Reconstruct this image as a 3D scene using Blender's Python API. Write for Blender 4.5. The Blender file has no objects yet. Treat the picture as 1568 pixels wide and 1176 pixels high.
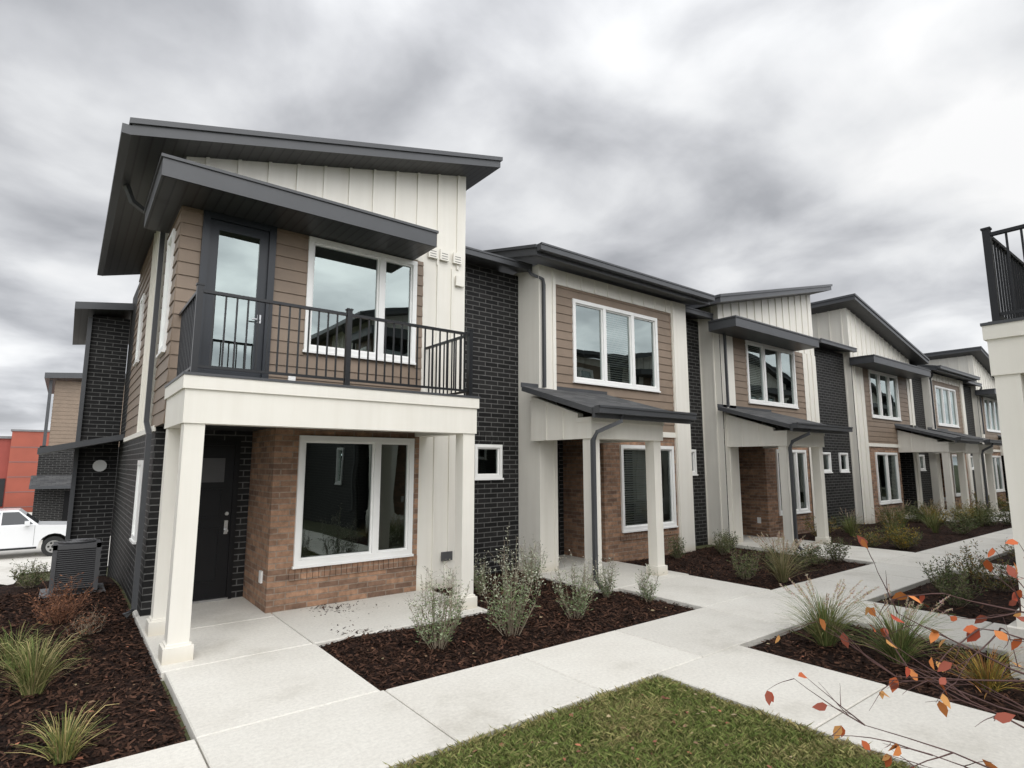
import bpy, math, random
import numpy as np
from mathutils import Vector, Matrix
random.seed(7); np.random.seed(7)
S=bpy.context.scene
S.view_settings.view_transform='Standard'; S.view_settings.look='None'; S.view_settings.exposure=0

# ---------------------------------------------------------------- materials
def newmat(name):
    m=bpy.data.materials.new(name); m.use_nodes=True
    nt=m.node_tree; b=nt.nodes['Principled BSDF']; return m,nt,b
def N(nt,t,**k):
    n=nt.nodes.new(t)
    for a,v in k.items(): setattr(n,a,v)
    return n
def L(nt,a,b): nt.links.new(a,b)
def ramp(nt,fac,stops):
    r=N(nt,'ShaderNodeValToRGB'); e=r.color_ramp.elements
    while len(e)>1: e.remove(e[-1])
    e[0].position=stops[0][0]; e[0].color=(*stops[0][1],1)
    for p,c in stops[1:]:
        x=e.new(p); x.color=(*c,1)
    L(nt,fac,r.inputs[0]); return r
def wallvec(nt):
    g=N(nt,'ShaderNodeNewGeometry'); s=N(nt,'ShaderNodeSeparateXYZ'); L(nt,g.outputs['Position'],s.inputs[0])
    a=N(nt,'ShaderNodeMath',operation='ADD'); L(nt,s.outputs[0],a.inputs[0]); L(nt,s.outputs[1],a.inputs[1])
    c=N(nt,'ShaderNodeCombineXYZ'); L(nt,a.outputs[0],c.inputs[0]); L(nt,s.outputs[2],c.inputs[1])
    return c.outputs[0],s,g
def noise(nt,vec,scale,detail=4,rough=.6):
    n=N(nt,'ShaderNodeTexNoise'); n.inputs['Scale'].default_value=scale; n.inputs['Detail'].default_value=detail; n.inputs['Roughness'].default_value=rough
    if vec is not None: L(nt,vec,n.inputs['Vector'])
    return n
def plain(name,col,rough=.6,var=.12,scale=3.0,bump=0.0,bscale=60,metal=0,spec=.5,streak=False):
    m,nt,b=newmat(name)
    g=N(nt,'ShaderNodeNewGeometry')
    n=noise(nt,g.outputs['Position'],scale,3)
    c0=tuple(x*(1-var) for x in col); c1=tuple(min(1,x*(1+var)) for x in col)
    r=ramp(nt,n.outputs[0],[(.3,c0),(.7,c1)]); outc=r.outputs[0]
    if streak:
        mp=N(nt,'ShaderNodeMapping'); mp.inputs['Scale'].default_value=(9,9,.5); L(nt,g.outputs['Position'],mp.inputs[0])
        n5=noise(nt,mp.outputs[0],1,4); r5=ramp(nt,n5.outputs[0],[(.3,(.955,.95,.94)),(.6,(1,1,1))])
        mx=N(nt,'ShaderNodeMix',data_type='RGBA',blend_type='MULTIPLY'); mx.inputs[0].default_value=1; L(nt,outc,mx.inputs[6]); L(nt,r5.outputs[0],mx.inputs[7]); outc=mx.outputs[2]
        s=N(nt,'ShaderNodeSeparateXYZ'); L(nt,g.outputs['Position'],s.inputs[0]); r6=ramp(nt,s.outputs[2],[(0,(.82,.79,.74)),(.16,(1,1,1))])
        m2=N(nt,'ShaderNodeMix',data_type='RGBA',blend_type='MULTIPLY'); m2.inputs[0].default_value=1; L(nt,outc,m2.inputs[6]); L(nt,r6.outputs[0],m2.inputs[7]); outc=m2.outputs[2]
    L(nt,outc,b.inputs['Base Color'])
    b.inputs['Roughness'].default_value=rough; b.inputs['Metallic'].default_value=metal
    b.inputs['Specular IOR Level'].default_value=spec
    if bump>0:
        n2=noise(nt,g.outputs['Position'],bscale,2); bp=N(nt,'ShaderNodeBump'); bp.inputs['Strength'].default_value=bump; bp.inputs['Distance'].default_value=.01
        L(nt,n2.outputs[0],bp.inputs['Height']); L(nt,bp.outputs[0],b.inputs['Normal'])
    return m
def brick(name,c1,c2,mortar,w,h,ms,rough=.75,lo=.6,hi=1.3,spec=.4):
    m,nt,b=newmat(name); v,s,g=wallvec(nt)
    t=N(nt,'ShaderNodeTexBrick'); L(nt,v,t.inputs['Vector'])
    t.inputs['Scale'].default_value=1; t.inputs['Brick Width'].default_value=w; t.inputs['Row Height'].default_value=h
    t.inputs['Mortar Size'].default_value=ms; t.inputs['Mortar Smooth'].default_value=.15
    t.inputs['Color1'].default_value=(*c1,1); t.inputs['Color2'].default_value=(*c2,1); t.inputs['Mortar'].default_value=(*mortar,1)
    t.inputs['Bias'].default_value=0
    n=noise(nt,g.outputs['Position'],9,5,.7); rr=ramp(nt,n.outputs[0],[(.25,(lo,lo,lo)),(.75,(hi,hi,hi))])
    mx=N(nt,'ShaderNodeMix',data_type='RGBA',blend_type='MULTIPLY'); mx.inputs[0].default_value=1
    L(nt,t.outputs['Color'],mx.inputs[6]); L(nt,rr.outputs[0],mx.inputs[7]); L(nt,mx.outputs[2],b.inputs['Base Color'])
    inv=N(nt,'ShaderNodeMath',operation='SUBTRACT'); inv.inputs[0].default_value=1; L(nt,t.outputs['Fac'],inv.inputs[1])
    bp=N(nt,'ShaderNodeBump'); bp.inputs['Strength'].default_value=.8; bp.inputs['Distance'].default_value=.012
    L(nt,inv.outputs[0],bp.inputs['Height']); L(nt,bp.outputs[0],b.inputs['Normal'])
    b.inputs['Roughness'].default_value=rough; b.inputs['Specular IOR Level'].default_value=spec
    return m
M={}
M['cream']=plain('cream_paint',(.79,.765,.695),.55,.025,1.6,.05,80,streak=True)
M['siding']=plain('brown_lap_siding',(.225,.168,.122),.55,.10,2.5,.15,70)
M['fascia']=plain('charcoal_fascia',(.062,.065,.070),.42,.08,2)
M['black']=plain('black_metal',(.010,.011,.013),.35,.1,3)
M['doorblack']=plain('black_door_paint',(.006,.006,.007),.4,.1,3,spec=.25)
M['doorblue']=plain('charcoal_door_paint',(.014,.018,.024),.35,.1,3)
M['white']=plain('white_vinyl',(.84,.84,.82),.35,.03,3)
M['blind']=plain('window_blind',(.7,.7,.68),.6,.03,3)
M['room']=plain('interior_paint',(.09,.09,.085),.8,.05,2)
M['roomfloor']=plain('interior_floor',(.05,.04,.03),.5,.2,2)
M['dbrick']=brick('dark_brick',(.007,.007,.0072),(.020,.0195,.019),(.125,.124,.12),.30,.090,.0085,.6,.6,1.3,.25)  # pale mortar colour stands in for light caught on the bricks' top edges
M['tbrick']=brick('tan_brick',(.385,.225,.140),(.175,.105,.072),(.28,.215,.165),.30,.080,.009,.85,.55,1.35)
M['steel']=plain('brushed_steel',(.5,.5,.5),.3,.05,3,metal=1)
def shingle():
    m,nt,b=newmat('roof_shingle'); g=N(nt,'ShaderNodeNewGeometry')
    t=N(nt,'ShaderNodeTexBrick'); L(nt,g.outputs['Position'],t.inputs['Vector']); t.inputs['Scale'].default_value=1
    t.inputs['Brick Width'].default_value=.3; t.inputs['Row Height'].default_value=.14; t.inputs['Mortar Size'].default_value=.006
    t.inputs['Color1'].default_value=(.045,.046,.048,1); t.inputs['Color2'].default_value=(.095,.095,.095,1); t.inputs['Mortar'].default_value=(.02,.02,.02,1)
    L(nt,t.outputs['Color'],b.inputs['Base Color']); b.inputs['Roughness'].default_value=.9
    return m
M['shingle']=shingle()
def soffit():
    m,nt,b=newmat('soffit_panel'); g=N(nt,'ShaderNodeNewGeometry'); s=N(nt,'ShaderNodeSeparateXYZ'); L(nt,g.outputs['Position'],s.inputs[0])
    a=N(nt,'ShaderNodeMath',operation='MULTIPLY'); a.inputs[1].default_value=1/.13; L(nt,s.outputs[0],a.inputs[0])
    f=N(nt,'ShaderNodeMath',operation='FRACT'); L(nt,a.outputs[0],f.inputs[0])
    r=ramp(nt,f.outputs[0],[(0,(.008,.008,.009)),(.14,(.045,.046,.048)),(.86,(.038,.039,.042)),(1,(.008,.008,.009))])
    L(nt,r.outputs[0],b.inputs['Base Color']); b.inputs['Roughness'].default_value=.45; return m
M['soffit']=soffit()
def glass(name,k0,tint):
    m=bpy.data.materials.new(name); m.use_nodes=True; nt=m.node_tree; nt.nodes.clear()
    o=N(nt,'ShaderNodeOutputMaterial'); mx=N(nt,'ShaderNodeMixShader'); t=N(nt,'ShaderNodeBsdfTransparent'); t.inputs[0].default_value=(*tint,1)
    gl=N(nt,'ShaderNodeBsdfGlossy'); gl.inputs['Roughness'].default_value=.0; gl.inputs['Color'].default_value=(.84,.95,.92,1)
    g=N(nt,'ShaderNodeNewGeometry'); n=noise(nt,g.outputs['Position'],.9,1); bp=N(nt,'ShaderNodeBump'); bp.inputs['Strength'].default_value=.3; bp.inputs['Distance'].default_value=.02
    L(nt,n.outputs[0],bp.inputs['Height']); L(nt,bp.outputs[0],gl.inputs['Normal'])
    lw=N(nt,'ShaderNodeFresnel'); lw.inputs[0].default_value=1.5
    ma=N(nt,'ShaderNodeMath',operation='MULTIPLY_ADD'); L(nt,lw.outputs[0],ma.inputs[0]); ma.inputs[1].default_value=.8; ma.inputs[2].default_value=k0; ma.use_clamp=True
    L(nt,ma.outputs[0],mx.inputs[0]); L(nt,t.outputs[0],mx.inputs[1]); L(nt,gl.outputs[0],mx.inputs[2]); L(nt,mx.outputs[0],o.inputs[0])
    return m
M['glass']=glass('window_glass_low_e',.28,(.50,.55,.53)); M['glass2']=glass('window_glass',.12,(.5,.53,.52))
def concrete():
    m,nt,b=newmat('concrete'); g=N(nt,'ShaderNodeNewGeometry'); P=g.outputs['Position']
    n1=noise(nt,P,.9,6,.65); n2=noise(nt,P,30,5,.75)
    at=N(nt,'ShaderNodeAttribute'); at.attribute_name='tone'
    r=ramp(nt,n1.outputs[0],[(.28,(.53,.505,.45)),(.45,(.66,.635,.58)),(.75,(.73,.71,.655))]); r2=ramp(nt,n2.outputs[0],[(.3,(.84,.84,.84)),(.62,(1.04,1.04,1.04))])
    mx=N(nt,'ShaderNodeMix',data_type='RGBA',blend_type='MULTIPLY'); mx.inputs[0].default_value=1; L(nt,r.outputs[0],mx.inputs[6]); L(nt,r2.outputs[0],mx.inputs[7])
    m2=N(nt,'ShaderNodeMix',data_type='RGBA',blend_type='MULTIPLY'); m2.inputs[0].default_value=1; L(nt,mx.outputs[2],m2.inputs[6]); L(nt,at.outputs['Color'],m2.inputs[7])
    L(nt,m2.outputs[2],b.inputs['Base Color']); b.inputs['Roughness'].default_value=.85
    w=N(nt,'ShaderNodeTexNoise'); w.inputs['Scale'].default_value=1; mp=N(nt,'ShaderNodeMapping'); mp.inputs['Scale'].default_value=(160,10,1); L(nt,P,mp.inputs[0]); L(nt,mp.outputs[0],w.inputs['Vector'])
    bp=N(nt,'ShaderNodeBump'); bp.inputs['Strength'].default_value=.3; bp.inputs['Distance'].default_value=.004; L(nt,w.outputs[0],bp.inputs['Height']); L(nt,bp.outputs[0],b.inputs['Normal'])
    return m
M['concrete']=concrete()
def mulch():
    m,nt,b=newmat('mulch'); g=N(nt,'ShaderNodeNewGeometry'); P=g.outputs['Position']
    v=N(nt,'ShaderNodeTexVoronoi'); v.inputs['Scale'].default_value=38; mp=N(nt,'ShaderNodeMapping'); mp.inputs['Scale'].default_value=(1,.45,1); mp.inputs['Rotation'].default_value=(0,0,.6)
    L(nt,P,mp.inputs[0]); L(nt,mp.outputs[0],v.inputs['Vector'])
    r=ramp(nt,v.outputs['Color'],[(.2,(.008,.004,.003)),(.6,(.026,.013,.009)),(.95,(.065,.034,.022))]); L(nt,r.outputs[0],b.inputs['Base Color'])
    bp=N(nt,'ShaderNodeBump'); bp.inputs['Strength'].default_value=1; bp.inputs['Distance'].default_value=.03; L(nt,v.outputs['Distance'],bp.inputs['Height']); L(nt,bp.outputs[0],b.inputs['Normal'])
    b.inputs['Roughness'].default_value=.95; b.inputs['Specular IOR Level'].default_value=.15; return m
M['mulch']=mulch()
def attrmat(name,rough=.7,spec=.3):
    m,nt,b=newmat(name); at=N(nt,'ShaderNodeAttribute'); at.attribute_name='tone'; L(nt,at.outputs['Color'],b.inputs['Base Color'])
    b.inputs['Roughness'].default_value=rough; b.inputs['Specular IOR Level'].default_value=spec
    return m
M['foliage']=attrmat('foliage'); M['chips']=attrmat('bark_chips',.85,.15); M['blades']=attrmat('grass_blades',.8,.15)
def lawn():
    m,nt,b=newmat('lawn_soil'); g=N(nt,'ShaderNodeNewGeometry'); n=noise(nt,g.outputs['Position'],5,6,.7)
    r=ramp(nt,n.outputs[0],[(.3,(.045,.05,.018)),(.55,(.08,.085,.032)),(.75,(.13,.11,.055))]); L(nt,r.outputs[0],b.inputs['Base Color']); b.inputs['Roughness'].default_value=.95; return m
M['lawn']=lawn()
M['red']=plain('red_panel',(.27,.05,.035),.6,.08,1)
M['orange']=plain('terracotta_panel',(.31,.075,.045),.6,.08,1)
M['grey']=plain('grey_metal',(.16,.16,.165),.5,.08,3)
M['dgrey']=plain('dark_grey_metal',(.075,.075,.078),.5,.08,3)
M['car']=plain('white_car_paint',(.78,.79,.8),.15,.01,1); M['tyre']=plain('tyre_rubber',(.02,.02,.02),.8)
M['carglass']=plain('car_glass',(.02,.025,.03),.05,.05); M['lamp']=plain('headlamp_lens',(.5,.52,.55),.1,.05)

# ---------------------------------------------------------------- builder
class B:
    def __init__(s): s.d={}; s.part='part'; s.sw=False
    def P(s,p): return (p[1],p[0],p[2]) if s.sw else tuple(p)
    def get(s,mat):
        k=(s.part,mat)
        if k not in s.d: s.d[k]=([],[])
        return s.d[k]
    def poly(s,mat,pts):
        v,f=s.get(mat); n=len(v); v.extend(s.P(p) for p in pts); f.append(tuple(range(n,n+len(pts))))
    def hexa(s,mat,b4,t4):
        v,f=s.get(mat); n=len(v); v.extend(s.P(p) for p in list(b4)+list(t4))
        for q in ((3,2,1,0),(4,5,6,7),(0,1,5,4),(1,2,6,5),(2,3,7,6),(3,0,4,7)): f.append(tuple(n+i for i in q))
    def box(s,mat,a0,a1,b0,b1,z0,z1):
        s.hexa(mat,[(a0,b0,z0),(a1,b0,z0),(a1,b1,z0),(a0,b1,z0)],[(a0,b0,z1),(a1,b0,z1),(a1,b1,z1),(a0,b1,z1)])
    def wall(s,mat,a0,a1,z0,z1,d,ops=()):
        xs=sorted({a0,a1,*[min(max(x,a0),a1) for o in ops for x in o[:2]]}); zs=sorted({z0,z1,*[min(max(x,z0),z1) for o in ops for x in o[2:4]]})
        for i in range(len(xs)-1):
            for j in range(len(zs)-1):
                cx=(xs[i]+xs[i+1])/2; cz=(zs[j]+zs[j+1])/2
                if any(o[0]<cx<o[1] and o[2]<cz<o[3] for o in ops): continue
                s.poly(mat,[(xs[i],d,zs[j]),(xs[i+1],d,zs[j]),(xs[i+1],d,zs[j+1]),(xs[i],d,zs[j+1])])
    def siding(s,a0,a1,z0,z1,d,ops=(),step=.178):
        s.wall('siding',a0,a1,z0,z1,d,ops); z=z0
        while z<z1-.02:
            zt=min(z+step,z1); cz=(z+zt)/2; sp=[(a0,a1)]
            for o in ops:
                if o[2]-.02<cz<o[3]+.02:
                    n=[]
                    for p,q in sp:
                        if o[0]>p: n.append((p,min(q,o[0])))
                        if o[1]<q: n.append((max(p,o[1]),q))
                    sp=n
            for p,q in sp:
                if q-p<.02: continue
                cuts=[p]
                if q-p>1.6: cuts.append(random.uniform(p+.3,q-.3))
                cuts.append(q)
                for k in range(len(cuts)-1):
                    x0=cuts[k]+(.003 if k else 0); x1=cuts[k+1]
                    s.hexa('siding',[(x0,d-.020,z),(x1,d-.020,z),(x1,d-.001,z),(x0,d-.001,z)],[(x0,d-.004,zt),(x1,d-.004,zt),(x1,d-.001,zt),(x0,d-.001,zt)])
            z=zt
    def bb(s,a0,a1,z0,zl,zr,d,step=.405,ops=(),first=.2):
        if ops: s.wall('cream',a0,a1,z0,min(zl,zr),d,ops)
        else: s.poly('cream',[(a0,d,z0),(a1,d,z0),(a1,d,zr),(a0,d,zl)])
        x=a0+first
        while x<a1-.05:
            zt=zl+(zr-zl)*(x-a0)/(a1-a0)
            if not any(o[0]-.1<x<o[1]+.1 for o in ops): s.box('cream',x-.022,x+.022,d-.026,d-.001,z0+.002,zt)
            x+=step
    def slab(s,mt,ms,mb,top,th):
        bot=[(p[0],p[1],p[2]-th) for p in top]
        s.poly(mt,top); s.poly(mb,bot[::-1])
        for i in range(4):
            j=(i+1)%4; s.poly(ms,[bot[i],bot[j],top[j],top[i]])
    def window(s,x0,x1,z0,z1,d,mull=(),blind=(),fr=.075,room=2.6,mat='white',back=True,sl=.05):
        pr=s.part; s.part='windows'; gm='glass' if z0>3 else 'glass2'
        y0,y1=d-.045,d+.06
        s.box(mat,x0,x1,y0,y1,z0,z0+fr); s.box(mat,x0,x1,y0,y1,z1-fr,z1)
        s.box(mat,x0,x0+fr,y0+.002,y1,z0+fr,z1-fr); s.box(mat,x1-fr,x1,y0+.002,y1,z0+fr,z1-fr)
        s.box(mat,x0-.02,x1+.02,d-.065,d-.02,z0-.03,z0+.004)
        e=[x0+fr]+[x0+(x1-x0)*m for m in mull]+[x1-fr]
        for m in e[1:-1]: s.box(mat,m-.045,m+.045,y0+.004,y1,z0+fr,z1-fr)
        for i in range(len(e)-1):
            a=e[i]+(.045 if i else 0); b=e[i+1]-(.045 if i<len(e)-2 else 0)
            q=.028
            if b-a>.3:
                s.box(mat,a,b,d-.01,d+.04,z0+fr,z0+fr+q); s.box(mat,a,b,d-.01,d+.04,z1-fr-q,z1-fr)
                s.box(mat,a,a+q,d-.01,d+.04,z0+fr+q,z1-fr-q); s.box(mat,b-q,b,d-.01,d+.04,z0+fr+q,z1-fr-q)
            s.poly(gm,[(a,d+.02,z0+fr),(b,d+.02,z0+fr),(b,d+.02,z1-fr),(a,d+.02,z1-fr)])
            if i in blind:
                z=z0+fr+.02
                while z<z1-fr-.02:
                    s.poly('blind',[(a+.01,d+.07,z),(b-.01,d+.07,z),(b-.01,d+.095,z+sl*.62),(a+.01,d+.095,z+sl*.62)]); z+=sl
        if back:
            s.part='interiors'
            X0,X1=x0-.2,x1+.2; Z0,Z1=z0-.5,z1+.1; Y0,Y1=d+.105,d+room
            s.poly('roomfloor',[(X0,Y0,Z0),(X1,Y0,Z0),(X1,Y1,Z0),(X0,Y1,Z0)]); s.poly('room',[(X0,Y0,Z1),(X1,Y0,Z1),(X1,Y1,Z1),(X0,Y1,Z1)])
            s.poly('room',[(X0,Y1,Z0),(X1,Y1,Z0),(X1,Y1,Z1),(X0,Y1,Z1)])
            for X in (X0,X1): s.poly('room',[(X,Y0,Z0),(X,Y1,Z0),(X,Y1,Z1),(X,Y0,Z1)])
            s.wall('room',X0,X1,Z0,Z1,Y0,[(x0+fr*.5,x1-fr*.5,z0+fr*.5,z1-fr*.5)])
        s.part=pr
    def tube(s,mat,pts,r,n=8,caps=True):
        v,f=s.get(mat); rings=[]
        for i,p in enumerate(pts):
            p=Vector(p); a=Vector(pts[max(i-1,0)]); c=Vector(pts[min(i+1,len(pts)-1)]); t=(c-a).normalized()
            u=t.cross(Vector((0,0,1))) if abs(t.z)<.95 else t.cross(Vector((1,0,0))); u.normalize(); w=t.cross(u)
            rr=r[i] if isinstance(r,(list,tuple)) else r
            base=len(v)
            for k in range(n):
                an=2*math.pi*(k+.5)/n; q=p+(u*math.cos(an)+w*math.sin(an))*rr; v.append(s.P(q))
            rings.append(base)
        for i in range(len(rings)-1):
            for k in range(n): f.append((rings[i]+k,rings[i]+(k+1)%n,rings[i+1]+(k+1)%n,rings[i+1]+k))
        if caps:
            f.append(tuple(rings[0]+k for k in range(n))); f.append(tuple(rings[-1]+k for k in range(n)))
    def finish(s,root):
        obs=[]
        for (part,mat),(v,f) in s.d.items():
            me=bpy.data.meshes.new(part+'_'+mat); me.from_pydata(v,[],f); me.materials.append(M[mat]); me.update()
            o=bpy.data.objects.new(part+'_'+mat,me); S.collection.objects.link(o)
            if root: o.parent=root
            obs.append(o)
        return obs
def empty(name):
    e=bpy.data.objects.new(name,None); S.collection.objects.link(e); return e

# ================================================================ TOWNHOUSE ROW
row=empty('townhouse_row'); b=B()
WY=8.4; RY=9.0; DY=9.65
def gutter(x0,x1,y,z,h=.13,dep=.12):
    b.box('fascia',x0,x1,y,y+dep,z-h,z); b.box('fascia',x0,x1,y-.015,y+.02,z-.03,z+.004)
def downspout(pts,r=.045): b.tube('fascia',pts,r,4)
def door(x0,x1,d,z0=0.0,h=2.35):
    pp=b.part; b.part='entry_doors'
    b.box('doorblack',x0,x0+.07,d-.03,d+.05,z0,z0+h); b.box('doorblack',x1-.07,x1,d-.03,d+.05,z0,z0+h); b.box('doorblack',x0+.07,x1-.07,d-.03,d+.05,z0+h-.08,z0+h)
    b.box('doorblack',x0+.07,x1-.07,d+.0,d+.045,z0+.03,z0+h-.08); b.box('steel',x0+.05,x1-.05,d-.05,d+.0,z0,z0+.03)
    a,c=x0+.2,x1-.2
    for (p,q) in ((.25,1.05),(1.18,1.62)):
        b.box('doorblack',a,c,d-.014,d-.001,z0+p,z0+p+.03); b.box('doorblack',a,c,d-.014,d-.001,z0+q-.03,z0+q); b.box('doorblack',a,a+.03,d-.014,d-.001,z0+p+.03,z0+q-.03); b.box('doorblack',c-.03,c,d-.014,d-.001,z0+p+.03,z0+q-.03)
    b.box('dgrey',a,c,d-.01,d-.001,z0+1.72,z0+2.08)
    b.box('steel',x1-.16,x1-.11,d-.02,d-.001,z0+.95,z0+1.15); b.tube('steel',[(x1-.135,d-.02,z0+1.0),(x1-.135,d-.07,z0+1.0)],.028,8); b.tube('steel',[(x1-.135,d-.01,z0+1.25),(x1-.135,d-.03,z0+1.25)],.028,8)
    b.part=pp
def entry(x0,x1,zt,right_tan=True,left='dbrick'):
    b.part='walls'
    dx0,dx1=(x1-1.1,x1-.15) if right_tan else (x0+.15,x0+1.1)
    b.wall('dbrick',x0,x1,-.2,zt,DY,[(dx0,dx1,-.2,2.35)])
    door(dx0,dx1,DY)
    b.sw=True
    b.wall('tbrick' if right_tan else left,WY,DY,-.2,zt,x1); b.wall(left if right_tan else 'tbrick',WY,DY,-.2,zt,x0)
    b.sw=False
    b.part='fixtures'; b.sw=True
    xx=x1 if right_tan else x0+.03
    b.box('white',8.62,8.72,xx-.025,xx-.002,.36,.52); b.sw=False
    b.part='soffits'; b.poly('soffit',[(x0,WY,zt),(x1,WY,zt),(x1,DY,zt),(x0,DY,zt)])
def porch(px0,px1,rx0,rx1,zt=3.38,ds=True):
    b.part='porch'; yf=6.83; w=.2
    for x in (px0,px1-w):
        b.box('cream',x,x+w,yf+.02,yf+.02+w,.0,2.42); b.box('cream',x-.035,x+w+.035,yf-.015,yf+w+.055,.0,.16)
    b.box('cream',px0-.03,px1+.03,yf-.02,yf+.30,2.42,2.70); b.box('cream',px0-.05,px1+.05,yf-.04,yf+.32,2.70,2.78)
    for x in (px0-.03,px1-.10):
        b.hexa('cream',[(x,yf+.301,2.42),(x+.13,yf+.301,2.42),(x+.13,WY,2.42),(x,WY,2.42)],[(x,yf+.301,2.86),(x+.13,yf+.301,2.86),(x+.13,WY,zt-.1),(x,WY,zt-.1)])
        for yy in (7.5,7.95): b.box('cream',x-.015,x-.001,yy,yy+.04,2.43,2.9+(yy-7.1)*.36-.1)
    b.poly('soffit',[(px0,yf+.28,2.6),(px1,yf+.28,2.6),(px1,WY,2.6),(px0,WY,2.6)])
    b.part='roofs'
    b.slab('shingle','fascia','soffit',[(rx0,6.55,2.90),(rx1,6.55,2.90),(rx1-.25,WY,zt+.08),(rx0,WY,zt+.08)],.10)
    b.box('fascia',rx0,rx1,6.5,6.56,2.74,2.91); gutter(rx0-.01,rx1+.01,6.38,2.93,.12,.12)
    b.box('fascia',rx0-.02,rx1-.25,WY-.02,WY-.003,zt+.05,zt+.14)
    if ds:
        b.part='downspouts'; x=px0-.09
        downspout([(px0+.35,6.44,2.82),(px0+.32,6.46,2.70),(x+.06,6.68,2.52),(x,6.72,2.38),(x,6.72,.15),(x,6.60,.04)],.045)
def tower(xl,xs0,xs1,xr,up,lo,zl,zr,canopy,dip,upmull,upbl,lomull,lobl,ent_left=True,ent_w=1.35,first=False):
    b.part='walls'
    ops=[up]
    if first: ops.append((1.20,2.15,2.95,5.40))
    b.siding(xs0,xs1,2.62 if not first else 2.50,5.42,WY,ops)
    zf=lambda x: zl+(zr-zl)*(x-xl)/(xr-xl)
    if xs0>xl: b.bb(xl,xs0,-.2,5.42,5.42,WY-.02 if not first else WY,.405)
    b.bb(xs1,xr,-.2,5.42,5.42,WY-.02 if not first else WY,.29,first=.29)
    b.bb(xl,xr,5.42,zf(xl),zf(xr),WY,.405,first=.25)
    bx0,bx1=(xs0+ent_w,xs1) if ent_left else (xs0,xs1-ent_w)
    zt=2.5 if first else 2.62
    b.wall('tbrick',bx0,bx1,-.2,zt,WY,[lo])
    x=lo[0]-.05
    while x<lo[1]+.05: b.box('tbrick',x,x+.075,WY-.022,WY-.001,lo[2]-.19,lo[2]-.035); x+=.083
    if not first: b.box('cream',xs0,xs1,WY-.035,WY+.0,2.60,2.72)
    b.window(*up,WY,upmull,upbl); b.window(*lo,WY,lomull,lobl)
    if first: pass
    elif ent_left: entry(xs0,bx0,zt)
    else: entry(bx1,xs1,zt,False)
    b.part='walls'
    b.sw=True
    for X,zz in ((xr,zf(xr)),) + (() if first else ((xl,zf(xl)),)):
        b.bb(WY,14.4,-.2,zz,zz,X,.405)
    b.sw=False
    b.part='roofs'; k=(zr-zl)/(xr-xl); th=.17
    xa,xb=(xl-.65,xr+.42) if zr>zl else (xl-.5,xr+.62)
    za=zl+.15+k*(xa-xl); zb=zl+.15+k*(xb-xl); y0,y1=7.9,14.55
    b.slab('shingle','fascia','soffit',[(xa,y0,za),(xb,y0,zb),(xb,y1,zb),(xa,y1,za)],th)
    o=.03
    b.slab('shingle','fascia','fascia',[(xa-o,y0-o,za+.03),(xb+o,y0-o,zb+.03),(xb+o,y1+o,zb+.03),(xa-o,y1+o,za+.03)],.07)
    b.part='canopy'; cx0,cx1=canopy; cy=7.62
    b.box('fascia',cx0,cx1,cy,WY-.003,5.405,5.63)
    b.poly('soffit',[(cx0+.02,cy+.02,5.40),(cx1-.02,cy+.02,5.40),(cx1-.02,WY,5.40),(cx0+.02,WY,5.40)])
    b.box('fascia',cx0-.02,cx1+.02,cy-.02,WY-.003,5.632,5.67)
def bunit(xl,xs0,xs1,xr,up,lo,upmull,upbl,lomull,lobl,ent_left=True,ent_w=1.35):
    b.part='walls'
    b.siding(xs0,xs1,2.72,5.62,WY,[up]); b.box('cream',xs0,xs1,WY-.03,WY,5.62,5.93); b.box('cream',xs0,xs1,WY-.035,WY,2.60,2.72)
    b.box('cream',xl,xs0,WY-.05,RY+.7,-.2,5.93); b.box('cream',xs1,xr,WY-.05,RY+.7,-.2,5.93)
    b.box('cream',xs0-.10,xs0-.02,WY-.075,WY-.051,0,5.9); b.box('cream',xs1+.02,xs1+.1,WY-.075,WY-.051,0,5.9)
    x=xs0+.35
    while x<xs1: b.box('cream',x-.022,x+.022,WY-.05,WY-.031,5.63,5.92); x+=.405
    bx0,bx1=(xs0+ent_w,xs1) if ent_left else (xs0,xs1-ent_w)
    b.wall('tbrick',bx0,bx1,-.2,2.60,WY,[lo])
    x=lo[0]-.05
    while x<lo[1]+.05: b.box('tbrick',x,x+.075,WY-.022,WY-.001,lo[2]-.19,lo[2]-.035); x+=.083
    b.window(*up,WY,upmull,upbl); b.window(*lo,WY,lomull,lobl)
    if ent_left: entry(xs0,bx0,2.6)
    else: entry(bx1,xs1,2.6,False)
    b.part='roofs'; y0,y1=7.88,14.0; z0=6.05; z1=z0+.23*(y1-y0); xa,xb=xl-.45,xr+.35
    b.slab('shingle','fascia','soffit',[(xa,y0,z0),(xb,y0,z0),(xb,y1,z1),(xa,y1,z1)],.17)
    b.slab('shingle','fascia','fascia',[(xa-.03,y0-.02,z0+.03),(xb+.03,y0-.02,z0+.03),(xb+.03,y1,z1+.03),(xa-.03,y1,z1+.03)],.06)
    gutter(xa,xb,y0-.14,z0+.03)
    b.part='walls'
    b.sw=True
    for X in (xl,xr):
        b.poly('cream',[(RY+.7,X,5.5),(14,X,5.5),(14,X,7.2),(RY+.7,X,6.2)])
    b.sw=False
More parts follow.
